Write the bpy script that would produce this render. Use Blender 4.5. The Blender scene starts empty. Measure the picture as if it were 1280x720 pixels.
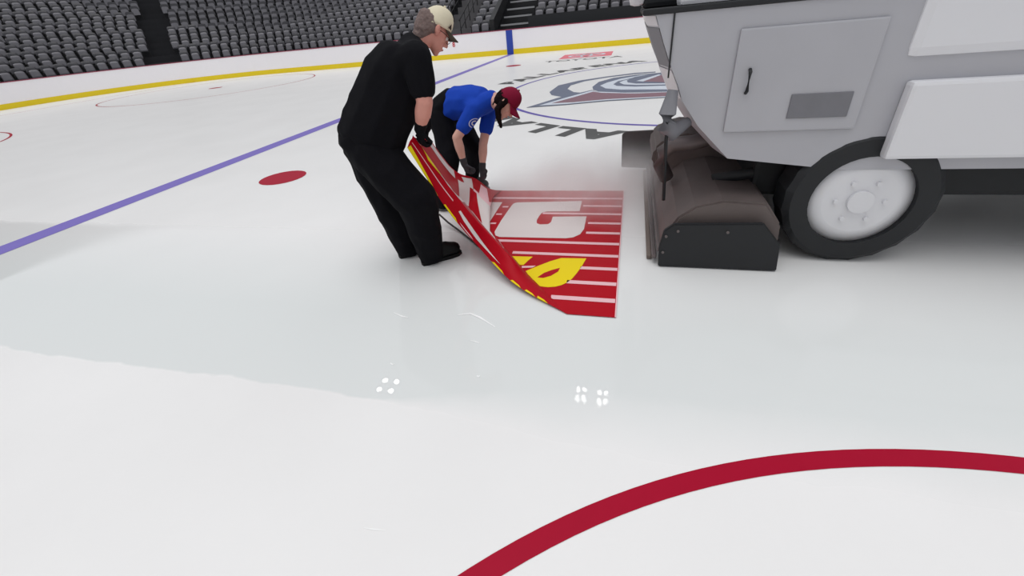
import bpy, bmesh, math, random
from mathutils import Vector, Matrix, noise
from mathutils.geometry import tessellate_polygon
random.seed(7)
PI = math.pi
R_ = math.radians
col = bpy.context.scene.collection
sc = bpy.context.scene

# ------------------------------------------------------------------ survey of the place
H = 1.55; F = 525.0; PIT = R_(32.5); ROL = R_(5.88)
CEN = Vector((4.83, 10.45)); YW = R_(17)
E1 = Vector((math.cos(YW), -math.sin(YW))); N1 = Vector((math.sin(YW), math.cos(YW)))
def ray(px, py):
    x = px-640; y = 360-py
    xr = x*math.cos(ROL)+y*math.sin(ROL); yr = -x*math.sin(ROL)+y*math.cos(ROL)
    c, s = math.cos(PIT), math.sin(PIT)
    return Vector((xr, F*c+yr*s, -F*s+yr*c))
def G(px, py, z=0.0):
    d = ray(px, py); t = (z-H)/d.z
    return Vector((d.x*t, d.y*t, z))
def A(px, py, Y):
    d = ray(px, py); t = Y/d.y
    return Vector((d.x*t, Y, H+d.z*t))
def rk(a, b, z=0.0):                       # rink coordinates (along, across) -> world
    p = CEN + E1*a + N1*b
    return Vector((p.x, p.y, z))
def K(px, py):
    g = G(px, py); v = Vector((g.x, g.y))-CEN
    return (v.dot(E1), v.dot(N1))
def project(p):
    c, s = math.cos(PIT), math.sin(PIT); z = p.z-H
    dep = p.y*c-z*s; up = p.y*s+z*c
    if dep < .1: return None
    xr = F*p.x/dep; yr = F*up/dep
    return (640+xr*math.cos(ROL)-yr*math.sin(ROL), 360-(xr*math.sin(ROL)+yr*math.cos(ROL)), dep)

# ------------------------------------------------------------------ materials
MATS = {}
def mat(name, color, rough=.5, metal=0.0, noise_amt=0.0, noise_scale=20, bump=0.0, bump_scale=60, spec=.5, emit=None, sheen=0.0):
    if name in MATS: return MATS[name]
    m = bpy.data.materials.new(name); m.use_nodes = True
    nt = m.node_tree; b = nt.nodes['Principled BSDF']
    c = (*color, 1)
    b.inputs['Base Color'].default_value = c
    b.inputs['Roughness'].default_value = rough
    b.inputs['Metallic'].default_value = metal
    b.inputs['Specular IOR Level'].default_value = spec
    if sheen: b.inputs['Sheen Weight'].default_value = sheen
    if emit:
        b.inputs['Emission Color'].default_value = c; b.inputs['Emission Strength'].default_value = emit
    tc = nt.nodes.new('ShaderNodeTexCoord')
    if noise_amt:
        n = nt.nodes.new('ShaderNodeTexNoise'); n.inputs['Scale'].default_value = noise_scale; n.inputs['Detail'].default_value = 5
        nt.links.new(tc.outputs['Object'], n.inputs['Vector'])
        mx = nt.nodes.new('ShaderNodeMix'); mx.data_type = 'RGBA'
        mx.inputs[6].default_value = tuple(max(0, k*(1-noise_amt)) for k in color)+(1,)
        mx.inputs[7].default_value = tuple(min(1, k*(1+noise_amt)) for k in color)+(1,)
        nt.links.new(n.outputs['Fac'], mx.inputs[0]); nt.links.new(mx.outputs[2], b.inputs['Base Color'])
    if bump:
        n2 = nt.nodes.new('ShaderNodeTexNoise'); n2.inputs['Scale'].default_value = bump_scale; n2.inputs['Detail'].default_value = 4
        nt.links.new(tc.outputs['Object'], n2.inputs['Vector'])
        bp = nt.nodes.new('ShaderNodeBump'); bp.inputs['Strength'].default_value = bump; bp.inputs['Distance'].default_value = .01
        nt.links.new(n2.outputs['Fac'], bp.inputs['Height']); nt.links.new(bp.outputs['Normal'], b.inputs['Normal'])
    MATS[name] = m
    return m
def s2l(r, g, b):
    f = lambda c: (c/255/12.92 if c/255 <= .04045 else ((c/255+.055)/1.055)**2.4)
    return (f(r), f(g), f(b))

# ------------------------------------------------------------------ object helpers
def tag(o, label=None, cat=None, group=None, kind=None):
    if label: o['label'] = label
    if cat: o['category'] = cat
    if group: o['group'] = group
    if kind: o['kind'] = kind
    return o
def empty(name, loc, rz=0):
    o = bpy.data.objects.new(name, None); col.objects.link(o)
    o.location = loc; o.rotation_euler = (0, 0, rz); o.empty_display_size = .2
    return o
def link(name, me, parent=None, mats=(), world=True):
    o = bpy.data.objects.new(name, me); col.objects.link(o)
    for m in mats: me.materials.append(m)
    if parent is not None:
        o.parent = parent
        if world:
            pm = Matrix.Translation(parent.location) @ parent.rotation_euler.to_matrix().to_4x4()
            o.matrix_parent_inverse = pm.inverted()
    return o
def bm_obj(name, bm, m, parent=None, smooth=False, world=True):
    bmesh.ops.recalc_face_normals(bm, faces=bm.faces)
    me = bpy.data.meshes.new(name); bm.to_mesh(me); bm.free()
    if smooth:
        for p in me.polygons: p.use_smooth = True
    return link(name, me, parent, m if isinstance(m, (list, tuple)) else [m], world)
def box(bm, c, s, rot=None, bev=0, mi=0):
    t = bmesh.new(); bmesh.ops.create_cube(t, size=1)
    for v in t.verts: v.co = Vector((v.co.x*s[0], v.co.y*s[1], v.co.z*s[2]))
    if bev: bmesh.ops.bevel(t, geom=t.edges[:], offset=bev, segments=2, affect='EDGES', profile=.6)
    for v in t.verts: v.co = (rot @ v.co if rot else v.co)+Vector(c)
    merge(bm, t, mi)
def merge(bm, t, mi=0):
    mp = {}
    for v in t.verts: mp[v] = bm.verts.new(v.co)
    for f in t.faces:
        try:
            nf = bm.faces.new([mp[v] for v in f.verts]); nf.material_index = mi; nf.smooth = f.smooth
        except ValueError: pass
    t.free()
def tube(bm, pts, r, seg=10, mi=0, cap=True):
    pts = [Vector(p) for p in pts]; rings = []
    up = Vector((0, 0, 1))
    for i, p in enumerate(pts):
        d = (pts[min(i+1, len(pts)-1)]-pts[max(i-1, 0)]).normalized()
        s = d.cross(up)
        if s.length < 1e-3: s = d.cross(Vector((1, 0, 0)))
        s.normalize(); t = s.cross(d)
        rr = r[i] if isinstance(r, (list, tuple)) else r
        rings.append([bm.verts.new(p+(s*math.cos(2*PI*k/seg)+t*math.sin(2*PI*k/seg))*rr) for k in range(seg)])
    for a, b in zip(rings, rings[1:]):
        for k in range(seg):
            f = bm.faces.new((a[k], a[(k+1) % seg], b[(k+1) % seg], b[k])); f.material_index = mi; f.smooth = True
    if cap:
        bm.faces.new(rings[0][::-1]).material_index = mi; bm.faces.new(rings[-1]).material_index = mi
def prism(bm, poly, y0, y1, fn, mi=0):
    """poly of (a,z) extruded from y0 to y1, mapped by fn(a,y,z)"""
    a = [bm.verts.new(fn(p[0], y0, p[1])) for p in poly]; b = [bm.verts.new(fn(p[0], y1, p[1])) for p in poly]
    n = len(poly)
    bm.faces.new(a).material_index = mi; bm.faces.new(b[::-1]).material_index = mi
    for i in range(n):
        bm.faces.new((a[i], b[i], b[(i+1) % n], a[(i+1) % n])).material_index = mi

def catmull(ts, ps, t):
    t = min(max(t, ts[0]), ts[-1]); i = 0
    while i < len(ts)-2 and t > ts[i+1]: i += 1
    t0, t1 = ts[i], ts[i+1]; h = t1-t0; s = (t-t0)/h
    def tan(k):
        if k == 0: return (ps[1]-ps[0])/(ts[1]-ts[0])
        if k == len(ts)-1: return (ps[-1]-ps[-2])/(ts[-1]-ts[-2])
        return (ps[k+1]-ps[k-1])/(ts[k+1]-ts[k-1])
    m0, m1 = tan(i)*h, tan(i+1)*h
    return ps[i]*(2*s**3-3*s*s+1)+m0*(s**3-2*s*s+s)+ps[i+1]*(-2*s**3+3*s*s)+m1*(s**3-s*s)

# organic shapes: hulls between ellipsoids, remeshed into one skin
_ICO = None
def ico():
    global _ICO
    if _ICO is None:
        t = bmesh.new(); bmesh.ops.create_icosphere(t, subdivisions=2, radius=1); _ICO = [v.co.copy() for v in t.verts]; t.free()
    return _ICO
def ell(c, r, rot=None):
    if not isinstance(r, (tuple, list)): r = (r, r, r)
    out = []
    for v in ico():
        q = Vector((v.x*r[0], v.y*r[1], v.z*r[2]))
        if rot is not None: q = rot @ q
        out.append(Vector(c)+q)
    return out
def hull(bm, *ells):
    t = bmesh.new()
    for e in ells:
        for p in e: t.verts.new(p)
    r = bmesh.ops.convex_hull(t, input=t.verts[:])
    junk = {g for g in r['geom_interior'] if isinstance(g, bmesh.types.BMVert)}
    bmesh.ops.delete(t, geom=[v for v in t.verts if not v.link_faces], context='VERTS')
    merge(bm, t)
def chain(bm, pts, rads, rots=None):
    es = [ell(p, r, rots[i] if rots else None) for i, (p, r) in enumerate(zip(pts, rads))]
    for a, b in zip(es, es[1:]): hull(bm, a, b)
def organic(name, bm, m, parent, voxel=.01, smooth=4, wrinkle=0, wscale=6, stretch=(1, 1, 1), cut=None):
    me = bpy.data.meshes.new(name+'_raw'); bm.to_mesh(me); bm.free()
    o = bpy.data.objects.new('tmp', me); col.objects.link(o)
    md = o.modifiers.new('r', 'REMESH'); md.mode = 'VOXEL'; md.voxel_size = voxel; md.adaptivity = 0
    if smooth:
        ms = o.modifiers.new('s', 'SMOOTH'); ms.factor = .5; ms.iterations = smooth
    dg = bpy.context.evaluated_depsgraph_get()
    me2 = bpy.data.meshes.new_from_object(o.evaluated_get(dg))
    bpy.data.objects.remove(o); bpy.data.meshes.remove(me)
    me2.name = name
    if cut or wrinkle:
        b = bmesh.new(); b.from_mesh(me2)
        for (co, no) in (cut or []):
            bmesh.ops.bisect_plane(b, geom=b.verts[:]+b.edges[:]+b.faces[:], plane_co=co, plane_no=no, clear_outer=True)
        if wrinkle:
            b.normal_update()
            for v in b.verts:
                q = Vector((v.co.x*stretch[0], v.co.y*stretch[1], v.co.z*stretch[2]))*wscale
                w = 1-abs(noise.noise(q))*2.4
                w2 = noise.noise(q*2.3+Vector((5, 3, 1)))
                v.co += v.normal*(w*wrinkle*.5+w2*wrinkle*.35)
        b.to_mesh(me2); b.free()
    for p in me2.polygons: p.use_smooth = True
    me2.materials.clear()
    return link(name, me2, parent, [m])

def basis(x, y):                       # rotation whose local X ~ x, local Y ~ y
    x = Vector(x).normalized(); y = Vector(y); y = (y-x*y.dot(x)).normalized(); z = x.cross(y)
    return Matrix((x, y, z)).transposed()

# ------------------------------------------------------------------ camera
cd = bpy.data.cameras.new('camera'); cam = bpy.data.objects.new('camera', cd); col.objects.link(cam)
cx_ = Vector((math.cos(ROL), -math.sin(ROL)*math.sin(PIT), -math.sin(ROL)*math.cos(PIT)))
cy_ = Vector((math.sin(ROL), math.cos(ROL)*math.sin(PIT), math.cos(ROL)*math.cos(PIT)))
cz_ = -Vector((0, math.cos(PIT), -math.sin(PIT)))
mw = Matrix((cx_, cy_, cz_)).transposed().to_4x4(); mw.translation = (0, 0, H)
cam.matrix_world = mw
cd.sensor_width = 36; cd.lens = F/1280*36; cd.clip_start = .05; cd.clip_end = 300
sc.camera = cam
sc.view_settings.view_transform = 'Standard'; sc.view_settings.look = 'None'; sc.view_settings.exposure = 0

# ------------------------------------------------------------------ light
w = bpy.data.worlds.new('world'); sc.world = w; w.use_nodes = True
bg = w.node_tree.nodes['Background']; bg.inputs[0].default_value = (.93, .96, 1.0, 1); bg.inputs[1].default_value = .60
sl = bpy.data.lights.new('overhead_light', 'SUN'); sl.energy = 1.32; sl.angle = R_(55); sl.color = (1, .985, .97)
so_ = bpy.data.objects.new('overhead_light', sl); col.objects.link(so_); so_.location = (0, 5, 18); so_.rotation_euler = (R_(4), R_(-5), 0)
sc.cycles.volume_bounces = 6

# lamp clusters hung high over the ice (their reflections show on the wet ice)
lamp_house = mat('lamp housing', (.25, .25, .26), .5, .6)
lamp_face = mat('lamp face', (1, .99, .95), .5, emit=45)
def lamp_cluster(px, py, z, sx, sy, lr, label, grp):
    d = ray(px, py); t = (0-H)/d.z; g = Vector((d.x*t, d.y*t, 0)); rd = Vector((d.x, d.y, -d.z)); p = g+rd*(z/rd.z)
    root = empty('arena_lamp', p, -YW); tag(root, label, 'lamp', grp)
    bm = bmesh.new()
    for i in (-1, 1):
        box(bm, (0, i*sy, .25), (2*sx+.2, .05, .05))
    box(bm, (0, 0, .27), (.05, 2*sy+.2, .05)); tube(bm, [(0, 0, .27), (0, 0, 2.5)], .02)
    bm_obj('hanging_frame', bm, lamp_house, root, world=False)
    for i in (-1, 1):
        for j in (-1, 1):
            bm = bmesh.new()
            x, y = i*sx, j*sy
            tube(bm, [(x, y, 0), (x, y, .03), (x, y, .12), (x, y, .25)], [lr*1.15, lr*1.1, lr*.7, lr*.35], 16)
            h = bm_obj('lamp_head', bm, lamp_house, root, world=False)
            bm = bmesh.new(); tube(bm, [(x, y, -.02), (x, y, -.002)], lr, 16)
            bm_obj('lamp_lens', bm, lamp_face, h, world=False)
GRP = 'four-lamp clusters above the ice, seen as reflections'
lamp_cluster(485, 482, 15, .36, .34, .14, 'cluster of four ceiling lamps reflected in the wet ice at left', None)
lamp_cluster(726, 492, 15, .16, .30, .09, 'four ceiling lamps reflected at centre right, left one of the pair', None)
lamp_cluster(753, 496, 15, .16, .30, .09, 'four ceiling lamps reflected at centre right, right one of the pair', None)

# ------------------------------------------------------------------ ice
def ice_material():
    m = bpy.data.materials.new('resurfaced ice'); m.use_nodes = True; nt = m.node_tree; N = nt.nodes; Lk = nt.links
    b = N['Principled BSDF']
    tc = N.new('ShaderNodeTexCoord')
    n = N.new('ShaderNodeTexNoise'); n.inputs['Scale'].default_value = .9; n.inputs['Detail'].default_value = 5
    Lk.new(tc.outputs['Object'], n.inputs['Vector'])
    # wet sheet left behind the machine: band in the world's y, with a ragged near edge
    sep = N.new('ShaderNodeSeparateXYZ'); Lk.new(tc.outputs['Object'], sep.inputs[0])
    n3 = N.new('ShaderNodeTexNoise'); n3.inputs['Scale'].default_value = 2.2; n3.inputs['Detail'].default_value = 3
    Lk.new(tc.outputs['Object'], n3.inputs['Vector'])
    ma = N.new('ShaderNodeMath'); ma.operation = 'MULTIPLY_ADD'; ma.inputs[1].default_value = .14
    Lk.new(n3.outputs['Fac'], ma.inputs[0]); Lk.new(sep.outputs['Y'], ma.inputs[2])
    mx_ = N.new('ShaderNodeMath'); mx_.operation = 'MULTIPLY_ADD'; mx_.inputs[1].default_value = .30
    Lk.new(sep.outputs['X'], mx_.inputs[0]); Lk.new(ma.outputs[0], mx_.inputs[2])
    r1 = N.new('ShaderNodeMapRange'); r1.inputs[1].default_value = WET0; r1.inputs[2].default_value = WET0+.02
    Lk.new(mx_.outputs[0], r1.inputs[0])
    sx1 = N.new('ShaderNodeMapRange'); sx1.inputs[1].default_value = -.7; sx1.inputs[2].default_value = .3; sx1.inputs[3].default_value = WET0+.015; sx1.inputs[4].default_value = WET0+.26
    Lk.new(sep.outputs['X'], sx1.inputs[0]); Lk.new(sx1.outputs[0], r1.inputs[2])
    sx2 = N.new('ShaderNodeMapRange'); sx2.inputs[1].default_value = -.7; sx2.inputs[2].default_value = .3; sx2.inputs[3].default_value = WET0; sx2.inputs[4].default_value = WET0-.12
    Lk.new(sep.outputs['X'], sx2.inputs[0]); Lk.new(sx2.outputs[0], r1.inputs[1])
    r2 = N.new('ShaderNodeMapRange'); r2.inputs[1].default_value = 2.1; r2.inputs[2].default_value = 3.4; r2.inputs[3].default_value = 1; r2.inputs[4].default_value = 0
    Lk.new(mx_.outputs[0], r2.inputs[0])
    wet = N.new('ShaderNodeMath'); wet.operation = 'MULTIPLY'; Lk.new(r1.outputs[0], wet.inputs[0]); Lk.new(r2.outputs[0], wet.inputs[1])
    cr = N.new('ShaderNodeMix'); cr.data_type = 'RGBA'; cr.inputs[6].default_value = (.80, .79, .785, 1); cr.inputs[7].default_value = (.90, .89, .885, 1)
    Lk.new(n.outputs['Fac'], cr.inputs[0])
    cw = N.new('ShaderNodeMix'); cw.data_type = 'RGBA'; Lk.new(wet.outputs[0], cw.inputs[0]); Lk.new(cr.outputs[2], cw.inputs[6]); cw.inputs[7].default_value = (.735, .755, .75, 1)
    Lk.new(cw.outputs[2], b.inputs['Base Color'])
    rr = N.new('ShaderNodeMapRange'); rr.inputs[2].default_value = .12; rr.inputs[3].default_value = .30; rr.inputs[4].default_value = .010
    Lk.new(wet.outputs[0], rr.inputs[0]); Lk.new(rr.outputs[0], b.inputs['Roughness'])
    b.inputs['Specular IOR Level'].default_value = .24
    # fine scratches
    mp = N.new('ShaderNodeMapping'); mp.inputs['Scale'].default_value = (3, 30, 1); mp.inputs['Rotation'].default_value = (0, 0, .5)
    Lk.new(tc.outputs['Object'], mp.inputs[0])
    n4 = N.new('ShaderNodeTexNoise'); n4.inputs['Scale'].default_value = 3; n4.inputs['Detail'].default_value = 6
    Lk.new(mp.outputs[0], n4.inputs['Vector'])
    bp = N.new('ShaderNodeBump'); bs = N.new('ShaderNodeMapRange'); bs.inputs[3].default_value = .03; bs.inputs[4].default_value = 0; Lk.new(wet.outputs[0], bs.inputs[0]); bp.inputs['Distance'].default_value = .01
    Lk.new(bs.outputs[0], bp.inputs['Strength']); Lk.new(n4.outputs['Fac'], bp.inputs['Height']); Lk.new(bp.outputs[0], b.inputs['Normal'])
    return m
WET0 = G(480, 500).y + .30*G(480, 500).x + .07
ICE = ice_material()

RL, RW, RC = 30.5, 12.95, 8.53
def rink_path(off, n=14):
    """closed rounded rectangle at distance off outside the boards, rink coords"""
    pts = []; r = RC+off
    for (ca, cb, a0) in ((RL-RC, RW-RC, 0), (-(RL-RC), RW-RC, 90), (-(RL-RC), -(RW-RC), 180), (RL-RC, -(RW-RC), 270)):
        for k in range(n+1):
            th = R_(a0+90*k/n); pts.append((ca+r*math.cos(th), cb+r*math.sin(th)))
    return pts
bm = bmesh.new()
pts = rink_path(0.05)
vs = [bm.verts.new(rk(a, b, 0)) for a, b in pts]; bm.faces.new(vs)
floor = bm_obj('floor', bm, ICE); tag(floor, 'white resurfaced ice sheet of the rink with a wet glossy patch', 'floor', kind='structure')
if floor.data.polygons[0].normal.z < 0: floor.data.flip_normals()
bm = bmesh.new()
o_ = [bm.verts.new(rk(a, b, -.06)) for a, b in rink_path(30)]; bm.faces.new(o_)
conc = mat('dark concrete', (.035, .036, .04), .8, noise_amt=.3, noise_scale=3)
slab = bm_obj('floor', bm, conc); slab.name = 'floor_concourse'; tag(slab, 'dark concrete slab under the seating', 'floor', kind='structure')

# painted markings under the ice surface
def paint(name, c):
    return mat(name, c, .4, spec=.12, noise_amt=.06, noise_scale=8)
P_BLUE = paint('blue line paint', s2l(125, 112, 190)); P_RED = paint('red line paint', s2l(166, 6, 44)); P_PUR = paint('circle paint', s2l(104, 92, 168))
P_BLK = paint('dark letter paint', s2l(88, 88, 88)); P_SLATE = paint('slate paint', s2l(112, 118, 136)); P_MAR = paint('maroon paint', s2l(138, 108, 118)); P_PALE = paint('pale paint', s2l(208, 214, 224)); P_PINK = paint('pink red paint', s2l(226, 110, 125))
def ring(bm, ca, cb, r0, r1, a0=0, a1=360, n=96, z=.002):
    prev = None
    for k in range(n+1):
        th = R_(a0+(a1-a0)*k/n)
        p = (bm.verts.new(rk(ca+r0*math.cos(th), cb+r0*math.sin(th), z)), bm.verts.new(rk(ca+r1*math.cos(th), cb+r1*math.sin(th), z)))
        if prev: bm.faces.new((prev[0], prev[1], p[1], p[0]))
        prev = p
def flat(bm, pts, z=.002, mi=0):
    vs = [bm.verts.new((p[0], p[1], z)) for p in pts]
    tris = tessellate_polygon([[Vector((p[0], p[1], 0)) for p in pts]])
    for t in tris:
        try: f = bm.faces.new([vs[i] for i in t]); f.material_index = mi
        except ValueError: pass
def up(o):
    for p in o.data.polygons:
        if p.normal.z < 0: p.flip()
    return o
def marking(name, bm, m): return up(bm_obj(name, bm, m, floor))
bm = bmesh.new(); ring(bm, 0, 0, 4.49, 4.58); marking('center_circle', bm, P_PUR)
bm = bmesh.new(); ring(bm, 0, -RW, 2.855, 2.932, 0, 180); marking('officials_crease', bm, P_RED)
bm = bmesh.new()
flat(bm, [rk(a, b)[:2] for a, b in ((-7.92, -RW+.02), (-7.62, -RW+.02), (-7.62, RW-.02), (-7.92, RW-.02))]); marking('blue_line', bm, P_BLUE)
bm = bmesh.new()
flat(bm, [rk(a, b)[:2] for a, b in ((7.92, -RW+.02), (7.62, -RW+.02), (7.62, RW-.02), (7.92, RW-.02))]); marking('blue_line', bm, P_BLUE)
for (a, b) in ((-6.1, 6.7), (-6.1, -6.7), (6.1, 6.7), (6.1, -6.7)):
    bm = bmesh.new(); ring(bm, a, b, 0.001, .305, n=24); marking('faceoff_spot', bm, P_RED)
for (a, b) in ((-20.9, 6.7), (-20.9, -6.7)):
    bm = bmesh.new(); ring(bm, a, b, 4.51, 4.57); ring(bm, a, b, .001, .305, n=24); marking('faceoff_circle', bm, P_RED)
bm = bmesh.new()
flat(bm, [rk(a, b)[:2] for a, b in ((-27.1, -RW+.8), (-27.05, -RW+.8), (-27.05, RW-.8), (-27.1, RW-.8))]); marking('goal_line', bm, P_RED)

def text_mesh(s, size, m, place, name, parent, ext=0, align='CENTER', bold=.0):
    cu = bpy.data.curves.new('t', 'FONT'); cu.body = s; cu.size = size; cu.align_x = align; cu.align_y = 'BOTTOM_BASELINE' if False else 'CENTER'; cu.offset = bold; cu.extrude = ext
    o = bpy.data.objects.new('t', cu); col.objects.link(o)
    me = bpy.data.meshes.new_from_object(o.evaluated_get(bpy.context.evaluated_depsgraph_get()))
    bpy.data.objects.remove(o); bpy.data.curves.remove(cu)
    for v in me.vertices: v.co = place(v.co)
    me.update()
    me.name = name; me.materials.clear()
    return link(name, me, parent, [m])
# words on the ice around the centre circle, tops of the letters outward
for start, word in (((162, 155.5, 149, 142.5, 135, 128, 121, 114, 107), 'BALLARENA'), ((-105, -112.4, -118.9, -124.9, -133, -140, -147, -154, -161), 'BALLARENA')):
    for ang, ch in zip(start, word):
        th = R_(ang)
        def pl(co, th=th):
            rad = 5.19+co.y; tx = co.x*1.25
            a = rad*math.cos(th)+tx*math.sin(th); b = rad*math.sin(th)-tx*math.cos(th)
            p = rk(a, b, .003); return p
        up(text_mesh(ch, .72, P_BLK, pl, 'ice_letter', floor, bold=.04))
# sponsor board: red rectangle with ovals and the word beneath
bm = bmesh.new(); flat(bm, [rk(a, b)[:2] for a, b in ((-4.5, 7.95), (-2.4, 7.95), (-2.4, 9.9), (-4.5, 9.9))]); marking('ice_logo', bm, P_PINK)
def oval(bm, ca, cb, ra, rb, th, z=.004):
    prev = None
    for k in range(41):
        t = 2*PI*k/40
        p = (bm.verts.new(rk(ca+ra*math.cos(t), cb+rb*math.sin(t), z)), bm.verts.new(rk(ca+(ra-th)*math.cos(t), cb+(rb-th*1.3)*math.sin(t), z)))
        if prev: bm.faces.new((prev[0], prev[1], p[1], p[0]))
        prev = p
bm = bmesh.new(); oval(bm, -3.45, 8.9, .78, .7, .13); oval(bm, -3.45, 8.85, .26, .62, .1); oval(bm, -3.45, 9.2, .52, .26, .1); marking('ice_logo', bm, P_PALE)
up(text_mesh('TOYOTA', .62, P_BLK, lambda co: rk(-3.45+co.x*1.18, 7.2+co.y*1.25, .003), 'ice_letter', floor, bold=.01))
# big emblem inside the circle (surveyed from the crop with origin 620,60)
def Z(pts): return [K(620+x/5.766, 60+y/5.766) for x, y in pts]
def emb(pts, m, z, extra=()):
    bm = bmesh.new(); flat(bm, [rk(a, b)[:2] for a, b in list(pts)+list(extra)], z=z); marking('ice_logo', bm, m)
emb(Z([(1150, 170), (1000, 180), (800, 205), (600, 235), (450, 270), (385, 318), (400, 340), (490, 356), (600, 345), (640, 325), (560, 318), (515, 295), (540, 270), (640, 240), (800, 213), (1000, 189), (1150, 177)]), P_SLATE, .002)
emb(Z([(1190, 178), (1000, 194), (850, 215), (740, 245), (695, 280), (700, 302), (760, 318), (1000, 320), (1235, 312)]), P_SLATE, .002, ((1.6, -.9), (2.4, .3), (1.2, 1.9)))
emb(Z([(1190, 186), (1050, 196), (900, 222), (800, 250), (750, 272), (790, 292), (900, 301), (1235, 299)]), P_PALE, .003, ((1.3, -.8), (2.1, .2), (1.0, 1.7)))
emb(Z([(1180, 188), (1000, 212), (880, 240), (845, 262), (870, 274), (1000, 279), (1235, 272)]), P_SLATE, .004, ((1.1, -.5), (1.7, .2), (.8, 1.5)))
emb(Z([(1180, 192), (1020, 214), (920, 236), (888, 250), (920, 264), (1010, 268), (1235, 264)]), P_PALE, .005, ((1.0, -.3), (1.5, .2), (.7, 1.3)))
emb(Z([(1190, 178), (1000, 210), (942, 236), (950, 250), (1010, 258), (1235, 256)]), P_SLATE, .006, ((.9, 0), (1.2, .3), (.6, 1.2)))
emb(Z([(1238, 250), (1060, 243), (1190, 197), (1238, 190)]), P_MAR, .007, ((.4, 1.1), (.5, .3)))
emb(Z([(1010, 240), (1175, 192), (1190, 196), (1060, 244)]), P_PALE, .008)
emb(Z([(218, 432), (450, 360), (690, 305), (720, 314), (1000, 325), (1235, 315)]), P_SLATE, .0075, ((1.8, -1.3), (2.9, -2.0), (.2, -2.22))+tuple(Z([(1235, 358), (800, 384), (500, 412)])))
emb(Z([(310, 418), (500, 362), (690, 310), (720, 317), (1000, 328), (1235, 318)]), P_PALE, .009, ((1.7, -1.34), (2.6, -1.95), (.2, -2.15))+tuple(Z([(1235, 355), (800, 379), (500, 407)])))
emb(Z([(400, 402), (560, 358), (700, 318), (760, 326), (1000, 332), (1235, 322)]), P_MAR, .0105, ((1.5, -1.4), (2.3, -1.9), (.2, -2.05))+tuple(Z([(1235, 350), (800, 372), (560, 394)])))

# ------------------------------------------------------------------ dasher boards
board_w = mat('white board panel', s2l(252, 249, 252), .4, noise_amt=.02)
kick_m = mat('yellow kick plate', s2l(240, 212, 16), .4, noise_amt=.05)
cap_m = mat('dull rose cap rail', s2l(150, 62, 84), .5)
blue_m = mat('blue board stripe', s2l(38, 68, 168), .4)
def wall_strip(name, off0, off1, z0, z1, m, parent=None, n=14):
    bm = bmesh.new(); a = rink_path(off0, n); b = rink_path(off1, n); k = len(a)
    q = [[bm.verts.new(rk(*a[i], z0)), bm.verts.new(rk(*a[i], z1)), bm.verts.new(rk(*b[i], z1)), bm.verts.new(rk(*b[i], z0))] for i in range(k)]
    for i in range(k):
        j = (i+1) % k
        for s in range(4):
            bm.faces.new((q[i][s], q[i][(s+1) % 4], q[j][(s+1) % 4], q[j][s]))
    return bm_obj(name, bm, m, parent)
wb = wall_strip('wall_boards', 0, .12, .0, 1.09, board_w); tag(wb, 'white dasher boards round the rink', 'wall', kind='structure')
wall_strip('kick_plate', -.012, .0, .0, .235, kick_m, wb); wall_strip('cap_rail', -.02, .14, 1.09, 1.125, cap_m, wb)
bm = bmesh.new()
for sgn in (-1, 1):
    v = [bm.verts.new(rk(sgn*7.77+da, RW-.016, zz)) for da, zz in ((-.17, .0), (.17, .0), (.17, 1.09), (-.17, 1.09))]; bm.faces.new(v)
bm_obj('board_stripe', bm, blue_m, wb)
red_txt = mat('red print', s2l(205, 62, 70), .5)
for s, zz in (('R', .93), ('8', .66)):
    text_mesh(s, .30, red_txt, lambda co, zz=zz: rk(-10.85+co.x, RW-.02, zz+co.y), 'board_letter', wb, bold=.006)

# ------------------------------------------------------------------ stands
stepm = mat('stand concrete', s2l(40, 40, 44), .85, noise_amt=.25, noise_scale=2)
stepl = mat('pale concrete steps', s2l(104, 102, 104), .85, noise_amt=.15, noise_scale=2)
darkm = mat('black metal', s2l(20, 20, 23), .5)
nosem = mat('pale step nosing', s2l(168, 168, 170), .6)
NROW = 15; D0 = 1.1; DR = .86; RISE = .36; Z0 = .78
bm = bmesh.new()
def arc_part(off):      # far straight side (from a=+12), corner, left end
    pts = [(26.0, RW+off), (-(RL-RC), RW+off)]; r = RC+off
    for k in range(1, 15):
        th = R_(90+90*k/14); pts.append((-(RL-RC)+r*math.cos(th), (RW-RC)+r*math.sin(th)))
    pts.append((-(RL+off), -12)); return pts
for k in range(NROW):
    a = arc_part(D0+DR*k); b = arc_part(D0+DR*(k+1)); z = Z0+RISE*k; zl = z-RISE if k else -.05
    for i in range(len(a)-1):
        f = [bm.verts.new(rk(*a[i], zl)), bm.verts.new(rk(*a[i+1], zl)), bm.verts.new(rk(*a[i+1], z)), bm.verts.new(rk(*a[i], z))]; bm.faces.new(f)
        f = [bm.verts.new(rk(*a[i], z)), bm.verts.new(rk(*a[i+1], z)), bm.verts.new(rk(*b[i+1], z)), bm.verts.new(rk(*b[i], z))]; bm.faces.new(f)
st = bm_obj('wall_stands', bm, stepm); st.name = 'floor_stands'; tag(st, 'dark stepped concrete of the seating bowl', 'stands', kind='structure')
bm = bmesh.new(); a = arc_part(D0+DR*NROW)
for i in range(len(a)-1):
    bm.faces.new([bm.verts.new(rk(*a[i], 3)), bm.verts.new(rk(*a[i+1], 3)), bm.verts.new(rk(*a[i+1], 11)), bm.verts.new(rk(*a[i], 11))])
bw = bm_obj('wall_back', bm, mat('dark back wall', (.02, .02, .025), .8, noise_amt=.4, noise_scale=.5)); tag(bw, 'dark wall behind the top rows', 'wall', kind='structure')
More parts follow.
